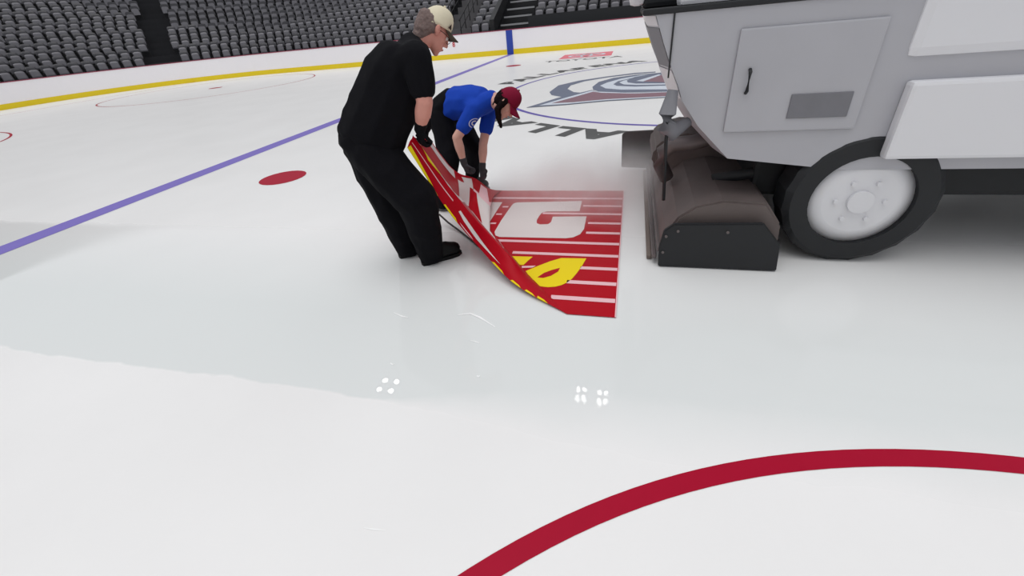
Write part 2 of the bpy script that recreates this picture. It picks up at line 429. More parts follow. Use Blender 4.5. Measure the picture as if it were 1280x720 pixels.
# sidewalls/stairs at the aisles
def rbox(bm, a0, a1, b0, b1, z0, z1, mi=0):
    v = [bm.verts.new(rk(a, b, z)) for z in (z0, z1) for a, b in ((a0, b0), (a1, b0), (a1, b1), (a0, b1))]
    for q in ((0, 1, 2, 3), (4, 5, 6, 7), (0, 1, 5, 4), (1, 2, 6, 5), (2, 3, 7, 6), (3, 0, 4, 7)):
        bm.faces.new([v[i] for i in q]).material_index = mi
bm = bmesh.new()
for k in range(NROW):
    b = RW+D0+DR*k; z = Z0+RISE*k
    rbox(bm, -8.75, -7.1, b-.02, b+.5, z-.3, z+.12)            # dark stair body
    rbox(bm, -8.7, -7.12, b-.04, b+.16, z+.12, z+.20, 1)        # pale nosing
o = bm_obj('stair_flight', bm, [darkm, nosem]); tag(o, 'dark aisle stairs with four pale step edges behind the blue board stripe', 'stairs', kind='structure')
bm = bmesh.new()
for k in range(NROW):
    b = RW+D0+DR*k; z = Z0+RISE*k
    rbox(bm, -12.0, -10.45, b-.02, b+DR, z-.3, z+.03)
    rbox(bm, -12.0, -10.45, b-.02, b+DR*.5, z+.03, z+.19)
o = bm_obj('stair_flight', bm, [stepl]); tag(o, 'grey concrete aisle steps behind the cream cap', 'stairs', kind='structure')
bm = bmesh.new()
prism(bm, [(RW+D0-.1, .9), (RW+D0-.1, 1.62), (RW+D0+DR*6, 1.62+RISE*6), (RW+D0+DR*6, 1.2+RISE*6)], -9.05, -8.8, lambda p, y, z: rk(y, p, z))
o = bm_obj('aisle_side_wall', bm, darkm); tag(o, 'black sloping side wall left of the pale-edged stairs', 'wall', kind='structure')
def railing(a, label, extra=True):
    root = empty('stair_railing', rk(a, RW+D0, Z0)); tag(root, label, 'railing')
    bm = bmesh.new(); p0 = RW+D0; n = 8
    tube(bm, [rk(a, p0-.05, Z0+.95), rk(a, p0+DR*n, Z0+RISE*n+.95)], .03, 8); bm_obj('handrail', bm, darkm, root)
    bm = bmesh.new(); tube(bm, [rk(a, p0-.05, Z0+.5), rk(a, p0+DR*n, Z0+RISE*n+.5)], .022, 8); bm_obj('middle_rail', bm, darkm, root)
    for k in range(0, n+1):
        bm = bmesh.new(); b = p0+DR*k-.04
        tube(bm, [rk(a, b+.1, Z0+RISE*(k-1)+.3 if k else Z0), rk(a, b+.1, Z0+RISE*k+.97)], .026, 8); bm_obj('post', bm, darkm, root)
railing(-10.75, 'black stair railing on the grey concrete aisle steps, right-hand one')
railing(-11.95, 'black stair railing on the grey concrete aisle steps, left-hand one')
bm = bmesh.new()
rbox(bm, -7.05, 26, RW+D0+.35, RW+D0+.45, .5, 1.62); o = bm_obj('front_riser', bm, mat('dark riser', s2l(38, 40, 43), .7)); tag(o, 'dark grey front wall under the right-hand seats', 'wall', kind='structure')

# seats
seat_m = mat('grey plastic', s2l(122, 120, 126), .45, noise_amt=.12, noise_scale=3)
seat_d = mat('dark seat shell', s2l(60, 59, 64), .5, noise_amt=.1, noise_scale=3)
seat_k = mat('black seat bracket', s2l(20, 20, 22), .6)
def seat_mesh():
    bm = bmesh.new()
    # local: x across, y to the back, z up; origin at the tread below
    def panel(w, h, y0, lean, z0, th, curve, mi, nx=6, nz=4):
        fr = []; bk = []
        for j in range(nz+1):
            for i in range(nx+1):
                u = i/nx*2-1; v = j/nz
                ww = w*(1-.10*max(0, v-.7)/.3)
                x = u*ww; z = z0+h*v-(.04*abs(u)**4 if j == nz else 0); y = y0+lean*v+curve*(1-u*u)
                fr.append(bm.verts.new((x, y, z))); bk.append(bm.verts.new((x, y+th, z)))
        W = nx+1
        for j in range(nz):
            for i in range(nx):
                a = j*W+i
                for L_, fl in ((fr, 0), (bk, 1)):
                    q = [L_[a], L_[a+1], L_[a+W+1], L_[a+W]]
                    f = bm.faces.new(q[::-1] if fl else q); f.material_index = mi; f.smooth = True
        edge = [j*W for j in range(nz+1)], [j*W+nx for j in range(nz+1)], list(range(W)), [nz*W+i for i in range(W)]
        for ed in edge:
            for p, q in zip(ed, ed[1:]):
                bm.faces.new((fr[p], fr[q], bk[q], bk[p])).material_index = mi
    panel(.24, .46, .18, .12, .40, .03, .05, 1)      # backrest shell
    panel(.205, .38, .04, .05, .32, .045, .02, 0)    # folded-up pan
    for s in (-1, 1):
        box(bm, (s*.255, .16, .30), (.03, .07, .60), mi=2)
        box(bm, (s*.255, .10, .60), (.045, .28, .03), mi=2)
    bmesh.ops.recalc_face_normals(bm, faces=bm.faces)
    me = bpy.data.meshes.new('stadium_seat'); bm.to_mesh(me); bm.free()
    for m in (seat_m, seat_d, seat_k): me.materials.append(m)
    return me
SM = seat_mesh()
spots = []
SP = .57
for k in range(NROW):
    off = D0+DR*k+.28; z = Z0+RISE*k
    a = -7.05+.45                           # block right of the stairs
    if k >= 1:
        while a < 18:
            spots.append((a, RW+off, z, 0, k, 'R')); a += SP
    for a in (-9.45, -10.02): spots.append((a, RW+off, z, 0, k, 'M'))
    a = -12.5
    while a > -(RL-RC): spots.append((a, RW+off, z, 0, k, 'L')); a -= SP
    r = RC+off; n = int(r*PI/2/SP)
    for i in range(n):
        th = (i+.5)/n*PI/2
        if abs(th-PI/4)*r < .8: continue
        spots.append((-(RL-RC)-r*math.sin(th), RW-RC+r*math.cos(th), z, th, k, 'C'))
    b = RW-RC-.3
    while b > -12: spots.append((-(RL+off), b, z, PI/2, k, 'E')); b -= SP
vis = []
for s in spots:
    p = rk(s[0], s[1], s[2]+.55); q = project(p)
    if q and -60 < q[0] < 1340 and -90 < q[1] and q[2] > 1: vis.append((q[2], q, s))
vis.sort(key=lambda t: t[0])
def inphoto(t): return 438 <= t[1][0] <= 842
seen = lambda t: t[1][1] > -4 and 0 <= t[1][0] < 830
order = [t for t in vis if inphoto(t) and seen(t)]+[t for t in vis if not inphoto(t) and seen(t)]
ind = order[:300]; rest = order[300:]+[t for t in vis if not seen(t)]
BL = {'R': 'grey folded arena seat in the block right of the pale-edged stairs', 'M': 'grey folded arena seat in the narrow block between the two aisles',
      'L': 'grey folded arena seat in the long block left of the aisles', 'C': 'grey folded arena seat in the curved corner block', 'E': 'grey folded arena seat in the end block'}
ROWW = ['first', 'second', 'third', 'fourth', 'fifth', 'sixth', 'seventh', 'eighth', 'ninth', 'tenth', 'eleventh', 'twelfth', 'thirteenth', 'fourteenth', 'fifteenth']
for d, q, (a, b, z, th, k, g) in ind:
    o = bpy.data.objects.new('stadium_seat', SM); col.objects.link(o)
    o.location = rk(a, b, z); o.rotation_euler = (0, 0, -YW+th)
    tag(o, BL[g]+', '+ROWW[k]+' row up', 'seat', 'arena seats '+{'R': 'right of the pale-edged stairs', 'M': 'between the aisles', 'L': 'left of the aisles', 'C': 'in the corner', 'E': 'at the rink end'}[g]+', '+ROWW[k]+' row')
bm = bmesh.new(); base = bmesh.new(); base.from_mesh(SM)
bv = [v.co.copy() for v in base.verts]; base.verts.ensure_lookup_table(); bf = [([v.index for v in f.verts], f.material_index) for f in base.faces]; base.free()
for d, q, (a, b, z, th, k, g) in rest:
    mt = Matrix.Translation(rk(a, b, z)) @ Matrix.Rotation(-YW+th, 4, 'Z')
    vs = [bm.verts.new(mt @ c) for c in bv]
    for ids, mi in bf: bm.faces.new([vs[i] for i in ids]).material_index = mi
me = bpy.data.meshes.new('stadium_seats'); bm.to_mesh(me); bm.free()
so = link('stadium_seats', me, None, [seat_m, seat_d, seat_k]); tag(so, 'remaining rows of grey folded arena seats far off at the left', 'seats', kind='stuff')

# ------------------------------------------------------------------ the printed sheet
MO = Vector((.598, 1.98)); EX = -E1; EY = N1; MW = 2.13
def muv(px, py):
    g = G(px, py); v = Vector((g.x, g.y))-MO; return (v.dot(EX), v.dot(EY))
def Rw(*p): return [Vector(q) for q in p]
TS = [0, .3, .5, .75, 1.0]
fold_px = [(708, 396), (657, 341), (592, 264), (625, 243)]
FU = []
for p in fold_px:
    u, v = muv(*p); FU.append((u, v))
FV = [0.0, FU[1][1], min(FU[2][1], 1.9), MW]
FUU = [FU[0][0], FU[1][0], FU[2][0], FU[3][0]]
ROWS = [
    [G(640, 352, .05), G(592, 302, .18), A(556, 258, 2.88), A(509, 184, 2.86)],
    [G(640, 323, .14), G(592, 270, .36), A(561, 233, 2.95), A(516, 170, 2.90)],
    [G(612, 292, .02), G(584, 257, .14), A(564, 236, 3.3), A(523, 178, 2.97)],
    [A(611, 235, 4.12), A(596, 224, 4.0), A(566, 211, 3.75), A(531, 166, 3.12)],
]
def lerp(a, b, t): return a+(b-a)*t
def seg(v):
    for i in range(3):
        if v <= FV[i+1] or i == 2: return i, (v-FV[i])/(FV[i+1]-FV[i])
def uf(v):
    i, s = seg(v); return lerp(FUU[i], FUU[i+1], s)
def flatp(u, v):
    p = MO+EX*u+EY*v; return Vector((p.x, p.y, .006))
LR = 1.75
RP = []
for i in range(4):
    RP.append([flatp(FUU[i], FV[i])]+ROWS[i])
def surf(u, v):
    f = uf(v)
    if u <= f: return flatp(u, v)
    t = min(1.0, (u-f)/LR)
    i, s = seg(v)
    c0 = catmull(TS, RP[i], t); c1 = catmull(TS, RP[i+1], t)
    p = lerp(c0, c1, s)
    # keep to the straight seam at t=0
    p += (flatp(f, v)-lerp(RP[i][0], RP[i+1][0], s))*(1-t)
    amp = math.sin(min(1, t*1.6)*PI/2)*.5
    w = noise.noise(Vector((u*3.1, v*5.5, 2)))*.035+noise.noise(Vector((u*7, v*11, 7)))*.014
    p.z += w*amp*(.4 if i == 0 else 1)
    p.z = max(p.z, .006)
    return p
def surf_n(u, v):
    h = .004
    du = surf(u+h, v)-surf(u-h, v); dv = surf(u, v+h)-surf(u, v-h)
    n = du.cross(dv); 
    if n.length < 1e-9: return Vector((0, 0, 1))
    n.normalize(); 
    return -n if u <= uf(v) and n.z < 0 else (n if u <= uf(v) else -n)
red_s = mat('glossy red film', s2l(176, 2, 26), .42, noise_amt=.08, noise_scale=4, spec=.12)
pink_s = mat('pale pink print', s2l(236, 190, 196), .5, spec=.25)
white_s = mat('white print', s2l(224, 216, 214), .5, spec=.25)
yel_s = mat('yellow print', s2l(240, 214, 0), .5, spec=.25)
bm = bmesh.new()
NV, NF, NT = 70, 14, 90
grid = []
for j in range(NV+1):
    v = MW*j/NV; f = uf(v); row = []
    for i in range(NF+1): row.append(bm.verts.new(surf(f*i/NF, v)))
    for i in range(1, NT+1): row.append(bm.verts.new(surf(f+LR*i/NT, v)))
    grid.append(row)
for j in range(NV):
    for i in range(NF+NT):
        f = bm.faces.new((grid[j][i], grid[j][i+1], grid[j+1][i+1], grid[j+1][i])); f.smooth = i >= NF
def decal(poly, mi, lift=1, pxs=False):
    if pxs: poly = [muv(600+x/4.115, 230+y/4.115) for x, y in poly]
    poly = [(u, min(max(v, 0.001), MW-.001)) for u, v in poly]
    t = bmesh.new(); vs = [t.verts.new((u, v, 0)) for u, v in poly]
    for tr in tessellate_polygon([[Vector((u, v, 0)) for u, v in poly]]):
        try: t.faces.new([vs[i] for i in tr])
        except ValueError: pass
    umax = max(p[0] for p in poly); vmin = min(p[1] for p in poly); vmax = max(p[1] for p in poly); umin = min(p[0] for p in poly)
    inlift = umax > min(uf(vmin), uf(vmax), uf((vmin+vmax)/2))-.05
    if inlift:
        x = umin+.03
        while x < umax:
            bmesh.ops.bisect_plane(t, geom=t.verts[:]+t.edges[:]+t.faces[:], plane_co=(x, 0, 0), plane_no=(1, 0, 0)); x += .03
        x = vmin+.03
        while x < vmax:
            bmesh.ops.bisect_plane(t, geom=t.verts[:]+t.edges[:]+t.faces[:], plane_co=(0, x, 0), plane_no=(0, 1, 0)); x += .03
    uvs = [(v.co.x, v.co.y) for v in t.verts]
    t.verts.index_update()
    fcs = [[v.index for v in f.verts] for f in t.faces]; t.free()
    for sgn in ((1, -1) if inlift else (1,)):
        nv = []
        for (u, v) in uvs:
            p = surf(u, v); n = surf_n(u, v)
            if u <= uf(v): p = p+Vector((0, 0, .0012*lift*(1 if sgn > 0 else 0)))
            else: p = p+n*.002*lift*sgn
            nv.append(bm.verts.new(p))
        for f in fcs:
            try: q = bm.faces.new([nv[i] for i in f]); q.material_index = mi; q.smooth = True
            except ValueError: pass
UEND = 1.28+LR
def stripe(x0, y0, x1, y1, th, u_to=None):
    (u1, v1), (u0, v0) = muv(600+x0/4.115, 230+y0/4.115), muv(600+x1/4.115, 230+y1/4.115)
    v = v0; ua = max(u0, .012); ub = u_to or u1
    decal([(ua, v-th/2), (ub, v-th/2), (ub, v+th/2), (ua, v+th/2)], 1)
for x0, y0, x1, y1, th, ut in ((20, 83, 750, 79, .045, 2.2), (530, 118, 745, 118, .04, None), (320, 160, 740, 160, .04, None), (555, 207, 735, 208, .04, None), (545, 257, 728, 259, .04, None),
        (95, 303, 722, 314, .04, 2.4), (165, 362, 716, 377, .04, None), (515, 440, 712, 444, .04, None), (445, 512, 710, 521, .042, None), (360, 592, 705, 607, .045, .42)):
    stripe(x0, y0, x1, y1, th, ut)
decal([(0.0, 0), (.008, 0), (.008, MW), (0.0, MW)], 1)
decal([(75, 250), (110, 190), (160, 118), (172, 104), (190, 98), (525, 91), (512, 143), (345, 145), (320, 150), (306, 166), (292, 190), (292, 205), (310, 212), (350, 210), (365, 200), (375, 172), (548, 170), (535, 235), (515, 262), (480, 278), (440, 283), (100, 276), (80, 268)], 2, 1, True)
g0 = muv(600+115/4.115, 230+97/4.115); g1 = muv(600+35/4.115, 230+222/4.115)
decal([g0, (g0[0]+.42, g0[1]), (g0[0]+.55, g1[1]+.30), (g1[0]+.75, g1[1]), g1], 2)
decal([(g0[0]+.62, 1.9), (g0[0]+.95, 1.9), (g0[0]+.85, 1.25), (g0[0]+.5, 1.25)], 2)
decal([(g0[0]+1.1, 1.95), (g0[0]+1.35, 1.95), (g0[0]+1.35, 1.1), (g0[0]+1.05, 1.1)], 2)
for x, y in ((118, 120), (85, 158), (55, 205)): decal([(x, y-3), (x+30, y-3), (x+26, y+4), (x-3, y+4)], 1, 1, True)
decal([(215, 426), (288, 424), (270, 434), (208, 436)], 1, 1, True)
yv = [(418, 385), (547, 387), (525, 425), (500, 460), (475, 490), (450, 510), (420, 524), (390, 532), (350, 535), (305, 530), (262, 490), (235, 452), (300, 425), (360, 402)]
decal(yv, 3, 1, True)
decal([(295, 485), (330, 462), (370, 447), (412, 436), (402, 455), (365, 477), (325, 488)], 0, 2, True)
decal([(150, 375), (272, 378), (250, 396), (225, 420), (190, 421), (120, 380)], 3, 1, True)
def decal_t(poly, mi, lift=1):
    decal([(uf(v)+t*LR, v) for t, v in poly], mi, lift)
decal_t([(.36, .12), (.42, .17), (.52, .24), (.62, .30), (.64, .24), (.58, .16), (.48, .11)], 2)
decal_t([(.50, .02), (.60, .035), (.62, .06), (.52, .05)], 1)
decal_t([(.80, .0), (.86, .06), (.99, .16), (1.0, .0)], 3)
decal_t([(.64, .0), (.66, .05), (.75, .05), (.76, .0)], 3)
for t0 in (.10, .17, .25, .34): decal_t([(t0, .0), (t0+.01, .035), (t0+.045, .045), (t0+.06, .0)], 3)  # yellow blobs painted on the near edge, imitating the print's reflection in wet ice
decal_t([(.70, .30), (.99, .26), (.99, .285), (.70, .325)], 1)
decal_t([(.78, .5), (.9, .42), (.97, .6), (.86, .75)], 3)
decal_t([(.60, .9), (.72, .72), (.84, .95), (.99, .75), (.99, 1.5), (.9, 1.35), (.82, 1.6), (.72, 1.45), (.66, 1.6), (.56, 1.3)], 2)
decal_t([(.30, 1.93), (.44, 1.91), (.44, 2.10), (.34, 2.10)], 1)
decal_t([(.50, 1.91), (.60, 1.9), (.66, 2.05), (.56, 2.1)], 2)
decal_t([(.72, 1.93), (.95, 1.93), (.95, 2.06), (.74, 2.09)], 2)
sheet = bm_obj('printed_sheet', bm, [red_s, pink_s, white_s, yel_s])
tag(sheet, 'red printed sheet with white and yellow letters, half lifted off the ice', 'sheet')
# the loose cord trailing under the sheet
bm = bmesh.new(); tube(bm, [G(549, 268, .10), G(560, 278, .05), G(575, 289, .02), G(590, 301, .012), G(606, 314, .012)], .009, 6)
o = bm_obj('cord', bm, mat('black cord', s2l(40, 22, 24), .5)); tag(o, 'thin dark cord trailing on the ice under the lifted red sheet', 'cord')

# ------------------------------------------------------------------ people
skin1 = mat('skin warm', s2l(212, 148, 134), .5, noise_amt=.10, noise_scale=30, spec=.35)
skin2 = mat('skin light', s2l(216, 166, 150), .5, noise_amt=.08, noise_scale=30, spec=.35)
def hand(bm, wrist, d, pn, side_thumb, s=1.0, curl=(.6, 1.5, 2.2), grow=0.0):
    """wrist, pointing direction d, palm normal pn, thumb on the side_thumb (+1/-1) of d x pn"""
    d = Vector(d).normalized(); pn = Vector(pn); pn = (pn-d*pn.dot(d)).normalized(); sd = d.cross(pn)*side_thumb
    W = Vector(wrist); B = basis(sd, pn)
    hull(bm, ell(W, (.030*s+grow, .022*s+grow, .024*s+grow), B), ell(W+d*.045*s, (.038*s+grow, .017*s+grow, .024*s), B), ell(W+d*.085*s, (.042*s+grow, .014*s+grow, .014*s), B))
    for i, (off, ln) in enumerate(((.032, .92), (.011, 1.0), (-.011, .95), (-.031, .78))):
        p = W+d*.085*s+sd*off*s; pts = [p]; rr = [.0095*s+grow]
        for cdeg, l in zip(curl, (.042, .028, .022)):
            dd = d*math.cos(cdeg)+pn*math.sin(cdeg)
            p = p+dd*l*ln*s; pts.append(p); rr.append((.0088-.0006*len(pts))*s+grow)
        chain(bm, pts, rr)
    p = W+d*.025*s+sd*.028*s; pts = [p]; q = p+(d*.55+sd*.7+pn*.35).normalized()*.035*s; pts.append(q)
    q2 = q+(d*.75+sd*.2+pn*.6).normalized()*.032*s; pts.append(q2); pts.append(q2+(d*.6-sd*.15+pn*.7).normalized()*.024*s)
    chain(bm, pts, [.014*s+grow, .0115*s+grow, .0105*s+grow, .009*s+grow])
def head_shape(bm, c, f, u, s=1.0):
    B = basis(f, u)     # columns: forward, up, side
    T = lambda x, y, z: Vector(c)+B @ Vector((x, y, z))*s
    el = lambda x, y, z, r: ell(T(x, y, z), tuple(k*s for k in r), B)
    hull(bm, el(-.02, .035, 0, (.09, .083, .074)), el(.03, .02, 0, (.062, .07, .062)))
    hull(bm, el(.03, .01, 0, (.06, .05, .058)), el(.045, -.06, 0, (.045, .035, .045)), el(-.01, -.02, 0, (.05, .05, .06)))
    hull(bm, el(.05, -.07, 0, (.035, .03, .034)), el(.068, -.095, 0, (.02, .016, .022)))
    hull(bm, el(.085, .03, 0, (.014, .01, .011)), el(.112, -.018, 0, (.012, .010, .013)), el(.085, -.022, 0, (.012, .012, .017)))   # nose
    hull(bm, el(.078, .042, .028, (.016, .009, .022)), el(.078, .042, -.028, (.016, .009, .022)))                                     # brow
    hull(bm, el(.088, -.050, .0, (.012, .007, .022)), el(.086, -.061, 0, (.011, .007, .018)))                                        # lips
    for sd in (-1, 1):
        hull(bm, el(-.005, .015, sd*.076, (.018, .028, .008)), el(-.018, .022, sd*.088, (.014, .026, .006)))                         # ears
        hull(bm, el(-.002, -.010, sd*.076, (.010, .012, .008)))
        hull(bm, el(.055, -.012, sd*.038, (.025, .02, .018)))                                                                          # cheek
    return T, B
def eyes(T, B, parent, c=(.25, .17, .1)):
    for sd in (-1, 1):
        bm = bmesh.new(); t = bmesh.new(); bmesh.ops.create_uvsphere(t, u_segments=14, v_segments=8, radius=.0125)
        cc = T(.078, .018, sd*.030)
        for v in t.verts: v.co += cc
        merge(bm, t)
        for f in bm.faces: f.smooth = True
        t = bmesh.new(); bmesh.ops.create_uvsphere(t, u_segments=12, v_segments=6, radius=.0065); cc = T(.0855, .016, sd*.031)
        for v in t.verts: v.co += cc
        merge(bm, t, 1)
        bm_obj('eye', bm, [mat('eye white', (.8, .78, .75), .3), mat('iris', (.06, .035, .02), .2)], parent)
def cap(T, B, parent, mc, mv, tilt=0.0, vis_len=.085, badge=None):
    bm = bmesh.new(); n = 28; rings = []
    for j in range(9):
        ph = PI/2*j/8
        ring_ = []
        for k in range(n):
            th = 2*PI*k/n
            x = .102*math.cos(th)*math.cos(ph)**.75; z = .086*math.sin(th)*math.cos(ph)**.75; y = .11*math.sin(ph)
            yy = .052+y+tilt*x
            yy -= .022*(1-math.cos(th))/2*math.cos(ph)
            ring_.append(bm.verts.new(T(-.008+x, yy, z)))
        rings.append(ring_)
    for a, b in zip(rings, rings[1:]):
        for k in range(n):
            f = bm.faces.new((a[k], a[(k+1) % n], b[(k+1) % n], b[k])); f.smooth = True
    t = bmesh.new(); bmesh.ops.create_uvsphere(t, u_segments=8, v_segments=6, radius=.009); cc = T(-.008, .163, 0)
    for v in t.verts: v.co += cc
    merge(bm, t)
    bmesh.ops.remove_doubles(bm, verts=bm.verts, dist=1e-4)
    o = bm_obj('cap', bm, mc, parent)
    sm = o.modifiers.new('s', 'SOLIDIFY'); sm.thickness = .003
    bm = bmesh.new(); top = []; m_ = 16
    for j in range(6):
        q = j/5; row = []
        for k in range(m_+1):
            th = R_(-62+124*k/m_)
            x = .1*math.cos(th)+vis_len*q*math.cos(th*.9)**.6*1.0; z = .084*math.sin(th)*(1+.05*q)
            y = .052+tilt*x-.018*q-.030*(z/.08)**2*q-.006*(1-math.cos(th))
            row.append(bm.verts.new(T(-.010+x, y, z)))
        top.append(row)
    for a, b in zip(top, top[1:]):
        for k in range(m_):
            f = bm.faces.new((a[k], a[k+1], b[k+1], b[k])); f.smooth = True
    v = bm_obj('visor', bm, mv, parent)
    sm = v.modifiers.new('s', 'SOLIDIFY'); sm.thickness = .005
    if badge:
        bm = bmesh.new()
        for pts in badge[0]:
            bm.faces.new([bm.verts.new(T(*p)) for p in pts])
        bb = bm_obj('cap_badge', bm, badge[1], parent)
    return o

def person(label, J, S):
    root = empty('person', Vector((J['pelvis'].x, J['pelvis'].y, 0))); tag(root, label, 'person')
    fw, rt, tu = S['fw'], S['rt'], S['tu']       # facing, right, torso up
    P = J
    TB = basis(rt, tu.cross(rt) * -1)            # local x = right, y = back/front, z = along the torso
    hw = S['hw']; g = S['girth']
    # ---- body (one continuous skin)
    bm = bmesh.new()
    chain(bm, [P['pelvis'], P['waist'], P['chest'], P['neck']], [(hw*.66, .09*g, .10), (hw*.6, .08*g, .08), (hw*.62, .075*g, .08), (.055, .05, .04)], [TB]*4)
    hull(bm, ell(P['shR'], .05), ell(P['shL'], .05), ell(P['neck'], .05))
    hf, hu = S['hf'], S['hu']
    T, B = head_shape(bm, P['head'], hf, hu, S.get('hs', 1.0))
    hull(bm, ell(P['neck'], .062), ell(T(-.03, -.05, 0), .056))
    for sd in 'RL':
        chain(bm, [P['sh'+sd], P['el'+sd], P['wr'+sd]], [.055*S['arm'], .045*S['arm'], .030*S['arm']])
        e, w_ = P['el'+sd], P['wr'+sd]
        hull(bm, ell(e.lerp(w_, .08), .045*S['arm']), ell(e.lerp(w_, .35), .047*S['arm']), ell(e.lerp(w_, .8), .032*S['arm']))
        hd, hp, ht = S['hand'+sd]
        hand(bm, w_, hd, hp, ht, S['hand'], grow=-.002)
        chain(bm, [P['hip'+sd], P['kn'+sd], P['an'+sd]], [.085*g, .058, .045])
        hull(bm, ell(P['an'+sd], .042), ell(P['an'+sd]+Vector((0, 0, -.03)), .038), ell(P['an'+sd].lerp(P['toe'+sd], .55)+Vector((0, 0, -.0)), (.03, .03, .02)))
    organic('body', bm, S['skin'], root, .0068, 3)
    eyes(T, B, root)
    # ---- shirt
    bm = bmesh.new(); G_ = S['girth']
    chain(bm, S['torso_pts'], S['torso_r'], [TB]*len(S['torso_pts']))
    hull(bm, ell(P['shR'], .078*S['arm']), ell(P['shL'], .078*S['arm']), ell(P['neck'].lerp(S['torso_pts'][-1], .25), .082))
    hull(bm, ell(P['shR'], .08*S['arm']), ell(P['shL'], .08*S['arm']), ell(P['chest'], (hw*.8, .13*g, .08), TB))
    for sd in 'RL':
        a, b = P['sh'+sd], P['el'+sd]; k = S['sleeve']
        chain(bm, [a, a.lerp(b, k*.5), a.lerp(b, k)], [.080*S['arm'], .076*S['arm'], .070*S['arm']])
    organic('shirt', bm, S['shirt'], root, .0085, 9, .010, 5.5, S.get('stretch', (1, 1, 1)))
    # ---- trousers
    bm = bmesh.new()
    chain(bm, [P['pelvis'], P['pelvis'].lerp(P['waist'], .6)], [(hw*.95, .155*g, .13), (hw*.9, .15*g, .08)], [TB]*2)
    for sd in 'RL':
        h, k, a = P['hip'+sd], P['kn'+sd], P['an'+sd]
        r0, r1, r2, r3 = S['leg']
        chain(bm, [h, h.lerp(k, .5), k, k.lerp(a, .5), a+Vector((0, 0, -.01))], [r0, (r0+r1)/2*1.02, r1, r2, r3])
        hull(bm, ell(P['pelvis'], (hw*.7, .13*g, .1), TB), ell(h, r0))
    organic('trousers', bm, S['trousers'], root, .010, 4, .022, 4.5, (1, 1, .8))
    # ---- boots
    for sd in 'RL':
        a, t_ = P['an'+sd], P['toe'+sd]; d = (t_-a); d.z = 0; d.normalize(); sr = Vector((d.y, -d.x, 0)); Bt = basis(d, sr)
        gz = Vector((a.x, a.y, 0))
        ln = (Vector((t_.x, t_.y, 0))-gz).length
        bm = bmesh.new()
        hull(bm, ell(gz+Vector((0, 0, .16)), (.058, .054, .03), Bt), ell(gz+Vector((0, 0, .07))-d*.01, (.062, .05, .04), Bt))
        hull(bm, ell(gz+Vector((0, 0, .055))-d*.03, (.05, .045, .048), Bt), ell(gz+d*ln*.45+Vector((0, 0, .085)), (.055, .05, .055), Bt), ell(gz+d*(ln-.055)+Vector((0, 0, .062)), (.062, .056, .05), Bt))
        bo = organic('boot', bm, S['boot'], root, .007, 3, .004, 10)
        bm = bmesh.new()
        lo = lambda x, y, z: gz+d*x+sr*y+Vector((0, 0, z))
        out = [(-.085, -.03), (-.09, 0), (-.085, .03), (-.04, .045), (.05, .042), (ln*.6, .055), (ln-.03, .05), (ln+.008, .02), (ln+.008, -.02), (ln-.03, -.05), (ln*.6, -.055), (.05, -.042), (-.04, -.045)]
        vb = [bm.verts.new(lo(x, y, .001)) for x, y in out]; vt = [bm.verts.new(lo(x, y, .028)) for x, y in out]
        bm.faces.new(vb); bm.faces.new(vt)
        for i in range(len(out)): bm.faces.new((vb[i], vb[(i+1) % len(out)], vt[(i+1) % len(out)], vt[i]))
        bm_obj('sole', bm, S.get('sole', S['boot']), bo)
    # ---- gloves
    for sd in 'RL':
        if not S.get('gloves'): break
        hd, hp, ht = S['hand'+sd]; w_ = P['wr'+sd]
        bm = bmesh.new(); hand(bm, w_, hd, hp, ht, S['hand'], grow=.003)
        back = (P['el'+sd]-w_).normalized()
        hull(bm, ell(w_+back*.035, .037*S['arm']), ell(w_, .034*S['arm']), ell(w_+Vector(hd).normalized()*.02, .03))
        organic('glove', bm, S['gloves'], root, .0038, 2)
    return root, T, B

# ---- worker in black (near, left)
fw = Vector((.88, .47, 0)).normalized(); rt = Vector((fw.y, -fw.x, 0))
up_ = Vector((0, 0, 1))
pel = A(461, 182, 2.98); che = A(492, 94, 3.02); nk = A(519, 56, 3.05)
shc = A(507, 70, 3.03)
tu = (shc-pel).normalized()
J = dict(pelvis=pel, waist=pel.lerp(che, .45)-fw*.02, chest=che, neck=nk,
         shR=shc+rt*.20+Vector((0, 0, -.01)), shL=shc-rt*.12+Vector((0, 0, -.03)),
         hipR=pel+rt*.10+Vector((0, 0, -.04)), hipL=pel-rt*.10+Vector((0, 0, -.04)),
         knR=A(522, 250, 2.80), knL=A(487, 250, 3.07),
         anR=A(541, 315, 2.84), anL=A(510, 305, 3.06))
J['anR'] = Vector((G(541, 327).x, G(541, 327).y, .10)); J['anL'] = Vector((G(512, 318).x, G(512, 318).y, .10))
J['toeR'] = Vector((J['anR'].x, J['anR'].y, .03))+Vector((.90, .43, 0)).normalized()*.235
J['toeL'] = Vector((J['anL'].x, J['anL'].y, .03))+Vector((.85, .52, 0)).normalized()*.22
J['elR'] = A(531, 128, 2.80); J['wrR'] = A(525, 161, 2.86)
J['elL'] = A(528, 122, 3.25); J['wrL'] = A(533, 158, 3.16)
hf = Vector((.70, .36, -.66)).normalized(); hu = Vector((.62, .25, .72))
J['head'] = A(542, 41, 3.08)
black_t = mat('black cotton', s2l(13, 13, 18), .9, noise_amt=.15, noise_scale=6, spec=.15, bump=.25, bump_scale=18, sheen=.0)
black_p = mat('black twill', s2l(12, 12, 17), .9, noise_amt=.2, noise_scale=5, spec=.15, bump=.35, bump_scale=14)
black_b = mat('black boot leather', s2l(12, 12, 14), .6, noise_amt=.2, noise_scale=20, spec=.25, bump=.3, bump_scale=40)
glove_b = mat('black knit glove', s2l(14, 14, 18), .9, spec=.15, bump=.3, bump_scale=150)
